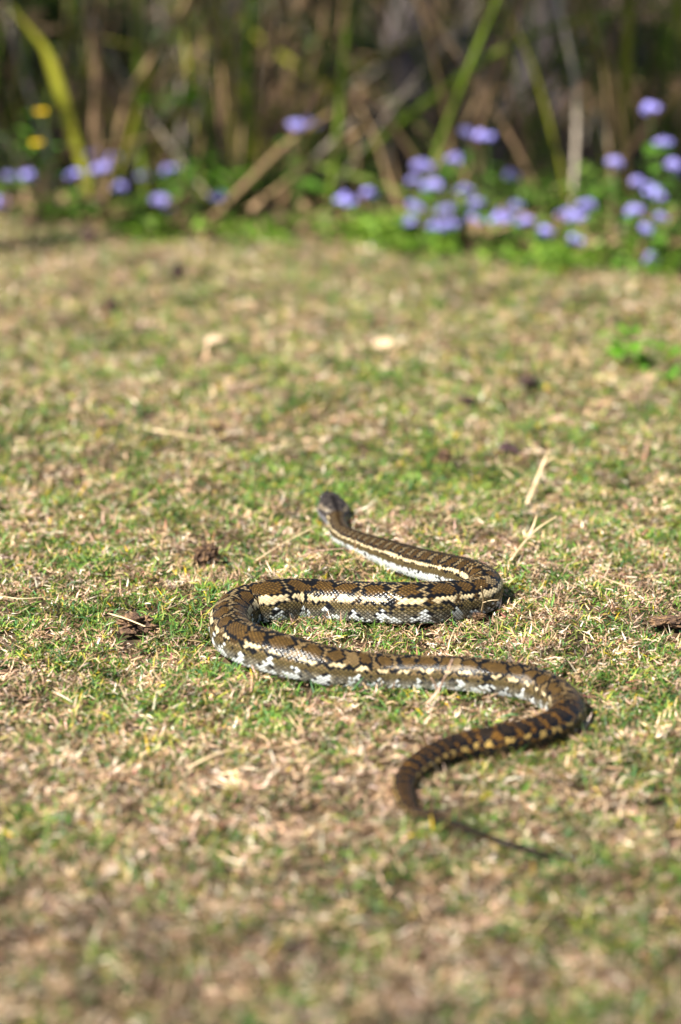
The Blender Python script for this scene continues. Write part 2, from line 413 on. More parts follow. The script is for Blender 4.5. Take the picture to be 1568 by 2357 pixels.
# skin between the scales: dark, lighter inside the cream and the white
lum = col.mean(-1, keepdims=True)
skin = np.where(lum > .20, col * np.where(N_(V_ > .62), .14, .40), np.minimum(col * .14, .014) + .004)
e = np.where(lum > .20, np.where(N_(V_ > .62), np.clip((tt - .45) / .42, 0, 1)[..., None], np.clip((tt - .58) / .40, 0, 1)[..., None] ** 1.2), np.clip((tt - .38) / .40, 0, 1)[..., None])
ebel = np.clip((np.abs(np.mod(BB, 1) - .5) - .38) / .12, 0, 1)[..., None] * .5
col = np.where(dors[..., None], col * (1 - e) + skin * e, col * (1 - ebel) + col * .5 * ebel)
# relief: domed scales whose hind edge stands proud; folds of skin in the bends left to the lattice
scl = np.minimum(Wb / .024, 1)[:, None]
rel = .00105 * scl * ((1 - tt ** 2.0) * (1 + .5 * dB)) * np.where(s_c < .06, .6, 1)
rel = np.where(dors, rel, .0002 * scl * np.mod(BB, 1))
ct, sn_ = np.cos(THT), np.sin(THT)
flat = np.where(ct < -.62, -.62 + (ct + .62) * .35, ct)             # belly flattened on the ground
pw = .90 - .22 * st(.15, -.6, ct)
ex = np.sign(sn_) * np.abs(sn_) ** pw
X = Pc[:, None, :] + side[:, None, :] * (ex * (Wb[:, None] + rel))[..., None] + upv[:, None, :] * (flat * (Hb[:, None] + rel))[..., None]
nb_, nt_ = BB.shape
Ig, Jg = np.meshgrid(np.arange(nb_ - 1), np.arange(nt_), indexing='ij')
q0 = Ig * nt_ + Jg; q1 = Ig * nt_ + (Jg + 1) % nt_
Fq = np.stack([q0, q1, q1 + nt_, q0 + nt_], -1).reshape(-1, 4)
ground_lift = ground_z(Pc[:, 0], Pc[:, 1])
ground_lift = ground_lift * 0
sm = np_mesh('snake', X.reshape(-1, 3), Fq, col.reshape(-1, 3), smooth=True)
m_, t_, b_ = mat('snake_skin')
a = t_.nodes.new('ShaderNodeAttribute'); a.attribute_name = 'tint'
t_.links.new(a.outputs['Color'], b_.inputs['Base Color'])
b_.inputs['Roughness'].default_value = .36; b_.inputs['Specular IOR Level'].default_value = .16
nn = t_.nodes.new('ShaderNodeTexNoise'); nn.inputs['Scale'].default_value = 900; nn.inputs['Detail'].default_value = 2
tc = t_.nodes.new('ShaderNodeTexCoord'); t_.links.new(tc.outputs['Object'], nn.inputs['Vector'])
mr = t_.nodes.new('ShaderNodeMapRange'); mr.inputs[3].default_value = .13; mr.inputs[4].default_value = .28
t_.links.new(nn.outputs[0], mr.inputs[0]); t_.links.new(mr.outputs[0], b_.inputs['Roughness'])
snake = link('snake', sm, m_)
tag(snake, 'brown black and cream patterned python winding across the dry lawn', 'snake')
# eyes
ke = np.argmin(np.abs(s_b - .0205))
for sg in (-1, 1):
    bm = bmesh.new(); bmesh.ops.create_uvsphere(bm, u_segments=14, v_segments=10, radius=.0030)
    me = bpy.data.meshes.new('eye'); bm.to_mesh(me); bm.free()
    for p in me.polygons: p.use_smooth = True
    p = Pc[ke] + side[ke] * sg * Wb[ke] * .80 + upv[ke] * Hb[ke] * .50 + np.array([0, 0, ground_lift[ke]])
    link('eye', me, M['eye'], snake, Vector(p))
axis_xy = crv[::4, :2]; axis_r = np.interp(sarc[::4], sarc, wid)

# ------------------------------------------------------------------ lawn grass
def dist_axis(x, y):
    d = np.empty(len(x)); rad = np.empty(len(x)); dx = np.empty(len(x)); dy = np.empty(len(x))
    for i in range(0, len(x), 20000):
        q = slice(i, i + 20000)
        ax = x[q, None] - axis_xy[None, :, 0]; ay = y[q, None] - axis_xy[None, :, 1]
        dd = np.sqrt(ax * ax + ay * ay) - axis_r[None]
        k = np.argmin(dd, 1); ar = np.arange(len(k))
        d[q] = dd[ar, k]; rad[q] = axis_r[k]; dx[q] = ax[ar, k]; dy[q] = ay[ar, k]
    return d, rad, dx, dy
GREEN_SPOTS = [(780, 1000, 900, 160, .15), (900, 1110, 260, 60, .9), (650, 1120, 120, 50, .6), (230, 1350, 160, 45, .6), (430, 1440, 120, 50, .5), (640, 1670, 180, 55, .7),
               (1450, 1600, 130, 60, .6), (1180, 1760, 170, 60, .5), (1300, 1060, 250, 60, .5), (180, 1200, 140, 50, .5),
               (120, 990, 150, 40, .6), (1250, 1420, 140, 50, .5), (1530, 2080, 120, 90, .5), (800, 2050, 200, 60, .4), (900, 850, 300, 60, .3),
               (800, 620, 700, 30, .35), (1100, 1930, 200, 50, .3)]
DRY_SPOTS = [(450, 1330, 120, 35, .6), (950, 1235, 200, 30, .5), (1150, 1480, 200, 40, .4), (150, 1820, 180, 60, .5), (700, 1800, 180, 40, .5),
             (800, 2230, 900, 130, .75), (200, 2000, 300, 100, .4), (1250, 1850, 200, 50, .4), (850, 1300, 150, 30, .4), (250, 620, 350, 40, .5), (880, 790, 120, 40, .4)]
def greenness(x, y):
    g = .45 + .10 * np.sin(x * 6.3 + y * 3.1 + 1) * np.sin(y * 5.2 - x * 2.2) + .10 * np.sin(x * 17 + 2 * np.sin(y * 9)) * np.sin(y * 13 + 1.7 * np.sin(x * 11)) \
        + .08 * np.sin(x * 39 + 3 * np.sin(y * 21)) * np.sin(y * 33)
    for lst, sg in ((GREEN_SPOTS, 1), (DRY_SPOTS, -1)):
        for px, py, rx, ry, am in lst:
            c = at(px, py); k = pxm(c); ex_ = rx * k; ey = (at(px, py - ry) - c).y
            g = g + sg * am * .36 * np.exp(-((x - c.x) / ex_) ** 2 - ((y - c.y) / ey) ** 2)
    return np.clip(g, .06, .92)
def sample(n, y0, y1, m0, m1):
    y = rng.uniform(y0, y1, n); half = .147 * np.hypot(y, .85)
    u = rng.uniform(-1, 1, n); x = u * (half + m1)
    if m0: x = np.sign(u) * (half + .08 + np.abs(u) * m1)      # sparser strips beyond the frame's sides
    return x, y, half
def blades(x, y, L, W, elev, curl, az, colr, roll, z0):
    n = len(x); K = 3
    p = np.stack([x, y, z0], 1); out = np.empty((n, K, 2, 3)); e_ = elev.copy(); a_ = az.copy()
    for k in range(K):
        wv = W * (1.0, .85, .12)[k] / 2
        sd_ = np.stack([-np.sin(a_) * np.cos(roll), np.cos(a_) * np.cos(roll), np.sin(roll)], 1)
        out[:, k, 0] = p - sd_ * wv[:, None]; out[:, k, 1] = p + sd_ * wv[:, None]
        if k < K - 1:
            p = p + (np.stack([np.cos(a_) * np.cos(e_), np.sin(a_) * np.cos(e_), np.sin(e_)], 1)) * (L / (K - 1))[:, None]
            e_ = e_ + curl; a_ = a_ + rng.normal(0, .22, n)
    Vv = out.reshape(-1, 3)
    gzv = np.repeat(ground_z(x, y), K * 2) + .001
    Vv[:, 2] = np.maximum(Vv[:, 2], gzv)
    Vv = Vv.reshape(n, 6, 3); Vv = np.concatenate([Vv[:, :4], (Vv[:, 4:5] + Vv[:, 5:6]) / 2], 1).reshape(-1, 3)
    b = np.arange(n)[:, None] * 5
    Fv = (b[:, :, None] + np.array([[0, 1, 2], [1, 3, 2], [2, 3, 4]])[None]).reshape(-1, 3)
    cc = np.repeat(colr, 5, 0)
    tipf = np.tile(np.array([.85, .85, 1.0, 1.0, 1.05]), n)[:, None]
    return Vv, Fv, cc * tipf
CLODS = [(474, 1283, 54, 40), (306, 1448, 66, 26), (1534, 1442, 50, 14), (1100, 1430, 24, 10), (410, 634, 28, 26), (202, 552, 30, 22), (1216, 889, 32, 20)]
zones = [(105000, 1.35, 2.15, 0, .08), (270000, 2.15, 3.35, 0, .10), (140000, 3.35, 4.4, 0, .18), (130000, 4.4, 6.0, 0, .25), (62000, 1.0, 5.8, 1, .95)]
DRYP = np.array([(.69, .50, .31), (.59, .40, .235), (.45, .285, .155), (.24, .135, .068), (.84, .70, .54), (.66, .43, .33), (.10, .058, .03), (.42, .12, .12)])
DRYW = np.array([.16, .18, .16, .15, .13, .09, .12, .01])
GRNP = np.array([(.095, .195, .028), (.05, .125, .02), (.145, .24, .036), (.24, .27, .042), (.05, .145, .05), (.32, .28, .045), (.52, .36, .015)])
GRNW = np.array([.28, .18, .2, .14, .10, .08, .02])
parts = {'dry': [[], [], []], 'green': [[], [], []]}
cnt = {'dry': 0, 'green': 0}
for n, y0, y1, m0, m1 in zones:
    x, y, half = sample(n, y0, y1, m0, m1)
    keep = y < border(x) + rng.uniform(-.05, .12, n)
    x, y = x[keep], y[keep]
    hole = vnoise(x * 42, y * 30, 4.) + .6 * vnoise(x * 95, y * 70, 5.)
    keep = ~((hole > .16) & (rng.random(len(x)) < .80))
    x, y = x[keep], y[keep]
    d, rad, dx, dy = dist_axis(x, y)
    for px_, py_, w_, h_ in CLODS:
        c_ = at_g(px_, py_ + h_ * .35, .004); k_ = pxm(c_)
        d = np.where(((x - c_.x) / (w_ * k_ * .55)) ** 2 + ((y - c_.y + .012) / (w_ * k_ * .70)) ** 2 < 1, -9.0, d); rad = np.where(d < -8, .02, rad)
    keep = (d > -.34 * rad) | (rad < .0035)
    x, y, d, rad, dx, dy = (q[keep] for q in (x, y, d, rad, dx, dy))
    n = len(x)
    g = greenness(x, y) + .75 * vnoise(x * 38, y * 30, 6.) + .5 * vnoise(x * 85, y * 70, 7.); isg = rng.random(n) < np.clip(g, .05, .95)
    tone = np.clip(1 + 1.15 * vnoise(x * 60, y * 45, 8.) + .3 * vnoise(x * 16, y * 11, 9.), .35, 1.6) * (1 - .40 * np.clip((2.25 - y) / .6, 0, 1))  # clump tints, spread widened in place of deeper shadow; nearest lawn darkened like a vignette
    far = (1.2 if m0 else 0) + np.clip((y - 2.9) / 1.8, 0, 1) * .6 + np.clip((2.0 - y) / .6, 0, 1) * .1
    az = rng.uniform(0, 2 * math.pi, n)
    near = (d < .0015) & (rad > .007)
    outw = np.arctan2(dy, dx) + rng.normal(0, .9, n)
    az = np.where(near, outw, az)
    gz = ground_z(x, y)
    # dry: lying and matted; green: rising
    for key, mk in (('dry', ~isg), ('green', isg)):
        k = mk.sum()
        if key == 'dry':
            L = rng.gamma(2.6, .0027, k) + .004; W = rng.uniform(.0009, .0022, k)
            el = np.abs(rng.normal(.05, .28, k)) + (rng.random(k) < .10) * rng.uniform(.2, .9, k); cu = rng.normal(-.1, .35, k)
            z0 = gz[mk] + rng.uniform(.001, .009, k)
            ci = rng.choice(len(DRYP), k, p=DRYW); cl = DRYP[ci]
        else:
            L = rng.gamma(2.6, .0029, k) + .004; W = rng.uniform(.0009, .0021, k)
            el = rng.uniform(.1, 1.0, k); cu = rng.normal(-.3, .25, k)
            z0 = gz[mk] + rng.uniform(.001, .007, k)
            ci = rng.choice(len(GRNP), k, p=GRNW); cl = GRNP[ci]
        W = W * (1 + far[mk]); L = L * (1 + .6 * far[mk])
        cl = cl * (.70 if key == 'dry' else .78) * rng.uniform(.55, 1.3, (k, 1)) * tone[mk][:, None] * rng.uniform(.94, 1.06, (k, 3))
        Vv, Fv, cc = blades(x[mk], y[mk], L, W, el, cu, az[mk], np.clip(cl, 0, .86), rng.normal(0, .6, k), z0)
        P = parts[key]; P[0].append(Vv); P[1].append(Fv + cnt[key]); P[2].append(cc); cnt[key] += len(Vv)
for key, lab, nm in (('dry', 'matted dead straw-coloured lawn grass', 'dry_grass'), ('green', 'short living green blades in the dry lawn', 'green_grass')):
    P = parts[key]
    me = np_mesh(nm, np.vstack(P[0]), np.vstack(P[1]), np.vstack(P[2]))
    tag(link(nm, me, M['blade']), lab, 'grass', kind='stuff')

# ------------------------------------------------------------------ clods, leaves and stalks lying on the lawn
def clod(px, py, wpx, hpx, label, m='clod', seed=0, name='dirt_clod', cat='clod'):
    c = at_g(px, py + hpx * .35, .004); k = pxm(c); g = float(ground_z(c.x, c.y))
    bm = bmesh.new(); bmesh.ops.create_icosphere(bm, subdivisions=4, radius=1)
    rn = np.random.default_rng(seed); ks = rn.normal(0, 1, (14, 3)) * np.repeat([2, 6, 14], [5, 5, 4])[:, None]; ph = rn.uniform(0, 6, 14)
    am = np.repeat([.15, .10, .08], [5, 5, 4])
    for v in bm.verts:
        p = np.array(v.co); f_ = 1 + float((am * np.sin(ks @ p + ph)).sum())
        v.co = Vector((p[0] * f_ * wpx * k / 2, p[1] * f_ * wpx * k * .40, p[2] * f_ * hpx * k * .62))
    me = bpy.data.meshes.new(name); bm.to_mesh(me); bm.free()
    o = link(name, me, M[m], loc=(c.x, c.y, g + .010 + hpx * k * .36)); o.rotation_euler.z = rn.uniform(-.3, .3)
    return tag(o, label, cat, 'clods of dry dung on the lawn')
clod(474, 1282, 44, 36, 'small round dark brown clod on the grass behind the leftmost coil', seed=1)
clod(306, 1446, 78, 36, 'wide crusty brown clod flattened into the grass left of the snake', seed=2)
clod(1534, 1442, 66, 18, 'flat brown clod half sunk in the grass right of the snake', seed=3)
clod(1100, 1430, 28, 13, 'small crumbly brown clod pressed against the belly of the snake', seed=4)
clod(410, 634, 28, 26, 'dark speck of clod on pale grass near the flower border', 'clod_dark', 5)
clod(202, 552, 30, 22, 'dark clod at the edge of the lawn under the lilac flowers', 'clod_dark', 6)
clod(258, 711, 30, 20, 'faint brown clod in the pale far lawn, left side', 'clod_dark', 7)
clod(1216, 889, 32, 20, 'small blackish clod in the grass toward the bright green weed', 'clod_dark', 8)
clod(1074, 932, 32, 18, 'small reddish brown clod in the grass past the head', 'clod_dark', 9)
clod(1022, 1062, 26, 22, 'tiny rusty clod in green grass beyond the head', 'clod', 10)
def curled_leaf(px, py, wpx, m, label, seed, name='fallen_leaf', lift=.012, tilt=.5):
    c = at_g(px, py, .01); k = pxm(c); rn = random.Random(seed); L = wpx * k
    n = 9; V = []; F = []
    for i in range(n):
        t = i / (n - 1); wv = L * .30 * math.sin(math.pi * min(1, t * .94 + .03)) ** .8
        for j in (-1, -.5, 0, .5, 1):
            V.append(((t - .5) * L, j * wv, abs(j) ** 1.5 * wv * .55 + .012 * math.sin(t * 5 + seed) * L * 4 + rn.uniform(-.02, .02) * L))
    for i in range(n - 1):
        for j in range(4): F.append((i * 5 + j, i * 5 + j + 1, (i + 1) * 5 + j + 1, (i + 1) * 5 + j))
    me = bpy.data.meshes.new(name); me.from_pydata(V, [], F); me.update()
    me.polygons.foreach_set('use_smooth', [True] * len(F))
    o = link(name, me, M[m], loc=(c.x, c.y, float(ground_z(c.x, c.y)) + lift)); o.rotation_euler = (tilt, rn.uniform(-.3, .3), rn.uniform(-.7, .7))
    sm_ = o.modifiers.new('thickness', 'SOLIDIFY'); sm_.thickness = .0012
    return tag(o, label, 'leaf')
curled_leaf(1173, 1040, 66, 'dead_leaf', 'purplish brown fallen leaf lying in the grass beyond the snake', 1)
curled_leaf(880, 795, 52, 'pale_leaf', 'pale curled dry leaf standing up in the far lawn', 2, tilt=.9)
curled_leaf(492, 790, 58, 'pale_leaf', 'broad pale straw leaf lying in the far lawn', 3, tilt=.35)
curled_leaf(886, 850, 30, 'pale_leaf', 'tiny pale leaf scrap in the far lawn below a curled one', 4, tilt=.7)
def stalk(pts, wpx, m, label, name='dry_stalk', lifts=None, cat='stalk'):
    P = []
    for i, (px, py) in enumerate(pts):
        z = lifts[i] if lifts else .018
        P.append(tuple(at_g(px, py, z)))
    k = pxm(Vector(P[0])); Q = catmull(np.array(P), 6)
    wv = [wpx * k / 2 * (1 - .45 * i / len(Q)) for i in range(len(Q))]
    o = link(name, tube_mesh(name, Q, wv, 7, .55), M[m]); return tag(o, label, cat, 'loose straws on the lawn')
stalk([(1214, 1160), (1236, 1105), (1252, 1062), (1263, 1036)], 11, 'straw', 'thick pale straw stalk rising from the grass beyond the snake', lifts=[.012, .03, .05, .065])
stalk([(1252, 1070), (1268, 1056), (1282, 1052)], 8, 'straw', 'short side straw crossing the top of the thick pale stalk', lifts=[.047, .055, .056])
stalk([(1176, 1290), (1210, 1245), (1240, 1215), (1282, 1188)], 8, 'straw', 'long thin bent straw in the grass right of the first coil', lifts=[.014, .022, .03, .045])
stalk([(1216, 1238), (1228, 1210), (1236, 1186)], 6, 'straw', 'short upright straw beside the long bent one', lifts=[.02, .032, .042])
stalk([(590, 1290), (650, 1252), (722, 1214)], 5, 'straw', 'thin pale straw lying in the grass left of the neck', lifts=[.014, .022, .03])
stalk([(690, 1282), (730, 1268), (800, 1262)], 5, 'pink_straw', 'short straw lying in the grass just below the neck', lifts=[.016, .02, .016])
stalk([(985, 1620), (1010, 1588), (1026, 1556), (1042, 1516)], 10, 'pink_straw', 'stout pinkish straw leaning up across the thick third length of the snake', lifts=[.012, .024, .042, .062])
stalk([(1008, 1592), (1000, 1572), (992, 1560)], 7, 'pink_straw', 'short pinkish straw forking beside the stout one', lifts=[.02, .032, .038])
stalk([(1108, 1412), (1113, 1382), (1108, 1350)], 5, 'straw', 'thin upright straw standing in front of the patterned flank', lifts=[.012, .035, .062])
stalk([(1112, 1387), (1130, 1382), (1148, 1381)], 4, 'straw', 'short crosswise straw on the thin upright one', lifts=[.033, .036, .037])
stalk([(250, 1412), (290, 1424), (335, 1442)], 7, 'straw', 'straw lying over the wide crusty clod', lifts=[.02, .028, .03])
stalk([(1390, 1330), (1440, 1348), (1480, 1352)], 6, 'straw', 'pale straw lying in the grass right of the snake', lifts=[.016, .02, .018])
stalk([(0, 1372), (50, 1378), (110, 1374)], 6, 'straw', 'level pale straw in the grass far left of the coils', lifts=[.016, .02, .018])
stalk([(430, 1768), (500, 1735), (590, 1712)], 8, 'straw', 'long pale straw lying in the grass below the coils', lifts=[.014, .02, .014])
stalk([(350, 990), (420, 1000), (480, 1012)], 6, 'straw', 'thin pale straw in the far left grass', lifts=[.016, .02, .018])

# ------------------------------------------------------------------ leaf makers
def leaf_mesh(name, L, W, fold=.25, droop=.2, n=6):
    V = []; F = []
    for i in range(n):
        t = i / (n - 1); wv = W / 2 * (math.sin(math.pi * (t * .93 + .05)) ** .8)
        z = -droop * L * t * t
        V += [(L * t, -wv, z + wv * fold), (L * t, 0, z), (L * t, wv, z + wv * fold)]
    for i in range(n - 1):
        q = i * 3; F += [(q, q + 1, q + 4, q + 3), (q + 1, q + 2, q + 5, q + 4)]
    me = bpy.data.meshes.new(name); me.from_pydata(V, [], F)
    me.polygons.foreach_set('use_smooth', [True] * len(F)); me.update(); return me
def leaf_cloud(cen, rad, n, size, cols, shape='ball', flatn=.6, rs=None):
    """n leaf-sized folded faces spread through a volume in clumps -> V, F, col"""
    rs = rs or np.random.default_rng(3)
    cen = np.asarray(cen, float); rad = np.asarray(rad, float)
    nc = max(6, n // 90); cc = rs.normal(0, 1, (nc, 3)); cc /= np.linalg.norm(cc, axis=1)[:, None]
    cc *= rs.uniform(.35, 1.0, (nc, 1)) ** .5
    idx = rs.integers(0, nc, n)
    p = cc[idx] + rs.normal(0, .17, (n, 3)); p = cen + p * rad
    d = rs.normal(0, 1, (n, 3)); d[:, 2] = d[:, 2] * flatn - .15; d /= np.linalg.norm(d, axis=1)[:, None]
    up = rs.normal(0, .5, (n, 3)) + [0, 0, 1]; sd_ = np.cross(d, up); sd_ /= np.linalg.norm(sd_, axis=1)[:, None] + 1e-9
    nr = np.cross(sd_, d)
    L = size * rs.uniform(.6, 1.3, (n, 1)); Wd = L * rs.uniform(.35, .55, (n, 1))
    v0 = p; v1 = p + d * L * .5 + sd_ * Wd * .5 + nr * Wd * .15; v2 = p + d * L; v3 = p + d * L * .5 - sd_ * Wd * .5 + nr * Wd * .15
    V = np.stack([v0, v1, v2, v3], 1).reshape(-1, 3); b = np.arange(n)[:, None] * 4
    F = b + np.array([[0, 1, 2, 3]])
    cl = np.asarray(cols)[rs.integers(0, len(cols), n)] * rs.uniform(.7, 1.25, (n, 1))
    return V, F, np.repeat(np.clip(cl * .82, 0, .9), 4, 0)

# ------------------------------------------------------------------ trees behind the border (their crowns shade the thicket)
LEAFC = [(.05, .09, .02), (.07, .12, .025), (.04, .075, .02), (.09, .13, .03)]
def tree(px, Y, wid_m, label, seed, hgt=4.2, crown=(1.6, 1.4, 1.0), lean=(0.0, 0.0)):
    rs = np.random.default_rng(seed); b0 = at_y(px, 0, Y); x0 = b0.x
    t = empty('tree', (x0, Y, 0)); tag(t, label, 'tree', 'trees behind the thicket')
    n = 22; V = []; F = []; sides = 18
    for i in range(n):
        q = i / (n - 1); z = -.05 + hgt * q
        r = wid_m / 2 * (1 - .55 * q) * (1 + .55 * math.exp(-z * 9))
        for k in range(sides):
            a = 2 * math.pi * k / sides
            rrr = r * (1 + .07 * math.sin(3 * a + seed) + .06 * math.sin(7 * a + z * 6) + rs.normal(0, .025))
            V.append((lean[0] * z + math.cos(a) * rrr, lean[1] * z + math.sin(a) * rrr, z))
    for i in range(n - 1):
        for k in range(sides): F.append((i * sides + k, i * sides + (k + 1) % sides, (i + 1) * sides + (k + 1) % sides, (i + 1) * sides + k))
    me = bpy.data.meshes.new('trunk'); me.from_pydata(V, [], F); me.polygons.foreach_set('use_smooth', [True] * len(F)); me.update()
    tr = link('trunk', me, M['bark'], t)
    for k in range(5):
        a = rs.uniform(0, 6.28); z = hgt * rs.uniform(.5, .85); base_ = Vector((lean[0] * z, lean[1] * z, z))
        pts = [base_, base_ + Vector((math.cos(a) * .35, math.sin(a) * .35, .3)), base_ + Vector((math.cos(a) * .9, math.sin(a) * .9, .65))]
        link('limb', tube_mesh('limb', catmull(np.array([tuple(p) for p in pts]), 5), list(np.linspace(wid_m * .2, wid_m * .06, 11)), 8), M['bark'], tr)
    V, F, cl = leaf_cloud((lean[0] * hgt, lean[1] * hgt, hgt * .92), crown, 5200, .15, LEAFC, rs=rs)
    link('crown', np_mesh('crown', V, F, cl), M['leafset'], t)
tree(935, 8.2, .17, 'grey-brown trunk at the back of the thicket behind leaning olive reed', 1, lean=(.03, .02))
tree(1215, 8.6, .20, 'thicker grey-brown trunk in deep shade behind the lilac flowers', 2, lean=(-.02, .03))
tree(30, 8.9, .20, 'dark purplish trunk in shade behind the yellow flowers', 3, lean=(-.03, .02))
tree(560, 9.6, .16, 'slim trunk in shade behind upright straw canes', 4, lean=(.02, .05))
tree(-420, 8.3, .18, 'tree with dense crown beyond the shaded end of the thicket', 5, crown=(1.9, 1.5, 1.1))

def shade_tree(x0, y0, cx, cy, cz, cr, label, seed, nl):  # unseen trees, placed and thinned for the shade they throw on the thicket
    rs = np.random.default_rng(seed); t = empty('tree', (x0, y0, 0)); tag(t, label, 'tree', 'unseen trees added beside the lawn to shade the thicket')
    n = 20; pts = catmull(np.array([(0, 0, -.05), (.03, .02, 1.2), ((cx - x0) * .3, (cy - y0) * .3, 2.4), ((cx - x0) * .7, (cy - y0) * .7, cz - .2)]), 6)
    tr = link('trunk', tube_mesh('trunk', pts, list(np.linspace(.10, .035, len(pts))), 14), M['bark'], t)
    for k in range(6):
        a = rs.uniform(0, 6.28); b0 = Vector(pts[12 + k]); e_ = Vector((cx - x0 + math.cos(a) * cr[0] * .7, cy - y0 + math.sin(a) * cr[1] * .7, cz + rs.uniform(-.1, .2)))
        link('limb', tube_mesh('limb', catmull(np.array([tuple(b0), tuple((b0 + e_) / 2 + Vector((0, 0, .15))), tuple(e_)]), 5), list(np.linspace(.03, .008, 11)), 7), M['bark'], tr)
    V, F, cl = leaf_cloud((cx - x0, cy - y0, cz), cr, nl, .13, LEAFC, rs=rs)
    link('crown', np_mesh('crown', V, F, cl), M['leafset'], t)
shade_tree(-4.2, 4.9, -3.3, 4.5, 4.0, (1.2, 1.1, .42), 'unseen slender leafy tree added left of the lawn, its open crown thinly shading the thicket', 31, 2600)
shade_tree(-2.7, 3.8, -1.25, 4.25, 4.1, (1.75, 1.25, .42), 'unseen leafy tree added left of the lawn, its wide dense crown shading the thicket', 32, 8500)

# dark leafy shrubs filling the depth of the thicket
def shrub(x, y, rx, rz, n, label, seed, cols=LEAFC, size=.075):
    rs = np.random.default_rng(seed); t = empty('shrub', (x, y, 0)); tag(t, label, 'shrub', 'dark shrubs deep in the thicket')
    V, F, cl = leaf_cloud((0, 0, rz * .75), (rx, rx * .7, rz * .85), n, size, cols, rs=rs)
    V[:, 2] = np.maximum(V[:, 2], .01)
    link('foliage', np_mesh('foliage', V, F, cl), M['leafset'], t)
    for k in range(6):
        a = rs.uniform(0, 6.28); h = rz * rs.uniform(.9, 1.4)
        pts = np.array([(0, 0, -.02), (math.cos(a) * rx * .2, math.sin(a) * rx * .2, h * .45), (math.cos(a) * rx * .6, math.sin(a) * rx * .5, h)])
        link('stem', tube_mesh('stem', catmull(pts, 5), list(np.linspace(.012, .004, 11)), 6), M['bark'], t)
for i, (x, y, rx, rz, lab) in enumerate([
        (-1.25, 8.0, .6, .55, 'dark leafy shrub behind the yellow flowers'),
        (-.45, 9.3, .7, .6, 'dark leafy shrub behind the bright green leaf cluster'),
        (.35, 10.0, .8, .65, 'dark shrub in deep shade between two trunks'),
        (1.15, 9.6, .7, .6, 'blackish shrub behind the long grey arching cane'),
        (1.55, 7.9, .5, .5, 'dark green shrub behind the green reed blades beside lilac flowers'),
        (-1.9, 9.6, .8, .7, 'tall dark shrub beyond the purplish trunk'),
        (2.3, 9.3, .8, .7, 'tall dark shrub beyond the last lilac flowers'),
        (-2.9, 7.6, .7, .65, 'broad shrub at the left end of the flower border'),
        (2.8, 6.6, .7, .65, 'broad shrub at the right end of the flower border')]):
    shrub(x, y, rx, rz, 3000, lab, 40 + i)

# leaf litter and broken stems on the thicket floor
def litter():
    rs = np.random.default_rng(5); n = 26000
    x = rs.uniform(-3.2, 3.2, n); y = border(x) + .05 + rs.random(n) ** 1.3 * 5.5
    d = rs.uniform(0, 6.28, n); L = rs.uniform(.025, .075, n)[:, None]; Wd = rs.uniform(.003, .010, n)[:, None]
    dr = np.stack([np.cos(d), np.sin(d), rs.normal(.15, .35, n)], 1); sd_ = np.stack([-np.sin(d), np.cos(d), rs.normal(0, .4, n)], 1)
    p = np.stack([x, y, rs.uniform(.004, .07, n)], 1)
    V = np.stack([p, p + dr * L * .5 + sd_ * Wd, p + dr * L, p + dr * L * .5 - sd_ * Wd], 1).reshape(-1, 3); V[:, 2] = np.maximum(V[:, 2], .003)
    cl = np.array([(.14, .085, .045), (.09, .055, .032), (.20, .13, .07), (.06, .038, .028), (.26, .17, .10)])[rs.integers(0, 5, n)] * rs.uniform(.7, 1.2, (n, 1))
    tag(link('leaf_litter', np_mesh('leaf_litter', V, np.arange(n)[:, None] * 4 + np.array([[0, 1, 2, 3]]), np.repeat(cl, 4, 0)), M['litter']),
        'brown dead leaves and stems littering the thicket floor', 'litter', kind='stuff')
litter()

# ------------------------------------------------------------------ canes and reed leaves that can be picked out
def cane(pts, Y, wpx, m, label, group, name='dry_cane', kind='tube', Y2=None, grow=True, cat='cane'):
    P = []
    for i, (px, py) in enumerate(pts):
        q = i / max(1, len(pts) - 1); P.append(np.array(at_y(px, py, Y + ((Y2 or Y) - Y) * q)))
    if grow and P[0][2] > .02:                        # run down to the soil it grows from
        d = P[0] - P[1]; d = d / (np.linalg.norm(d) + 1e-9); d[2] = min(d[2], -.35)
        f_ = P[0] + d * ((P[0][2] + .02) / -d[2])
        P.insert(0, f_)
    top = P[-1]
    Q = catmull(np.array(P), 7); k = pxm(Vector(P[1])); n = len(Q); wpx = wpx * (.46 if kind == 'tube' else .85)
    o_ = Vector(Q[0]); Q = Q - np.array(o_)
    if kind == 'tube':
        rd = [wpx * k / 2 * (1 - .35 * i / n) * (1.12 if i % 7 == 0 else 1) for i in range(n)]
        me = tube_mesh(name, Q, rd, 8)
    else:
        wd = [wpx * k * (.55 + .45 * min(1, 3 * i / n)) * (1 - .85 * max(0, (i / n - .6) / .4)) for i in range(n)]
        me = ribbon_mesh(name, Q, wd)
    o = link(name, me, M[m], loc=o_)
    return tag(o, label, cat, group)
G1 = 'dry canes leaning in the thicket'; G2 = 'reed leaves in the thicket'
cane([(1318, 470), (1326, 330), (1325, 200), (1302, 80), (1275, -20), (1225, -120)], 5.75, 27, 'cane_grey', 'long pale grey cane arching up beside the lilac flowers', G1, Y2=5.9)
cane([(1420, 450), (1404, 350), (1385, 285), (1366, 262), (1352, 290), (1346, 330)], 5.85, 20, 'cane_grey', 'grey drooping cane bent over beside the long arching one', G1)
cane([(1410, 500), (1432, 330), (1410, 210), (1352, 60), (1310, -40)], 6.1, 26, 'reed', 'olive green reed blade leaning over the grey drooping cane', G2, 'reed_leaf', 'leaf', cat='reed')
cane([(1432, 520), (1436, 330), (1442, 180), (1450, 40), (1465, -60)], 6.15, 30, 'reed', 'upright olive reed blade behind the drooping grey cane', G2, 'reed_leaf', 'leaf', cat='reed')
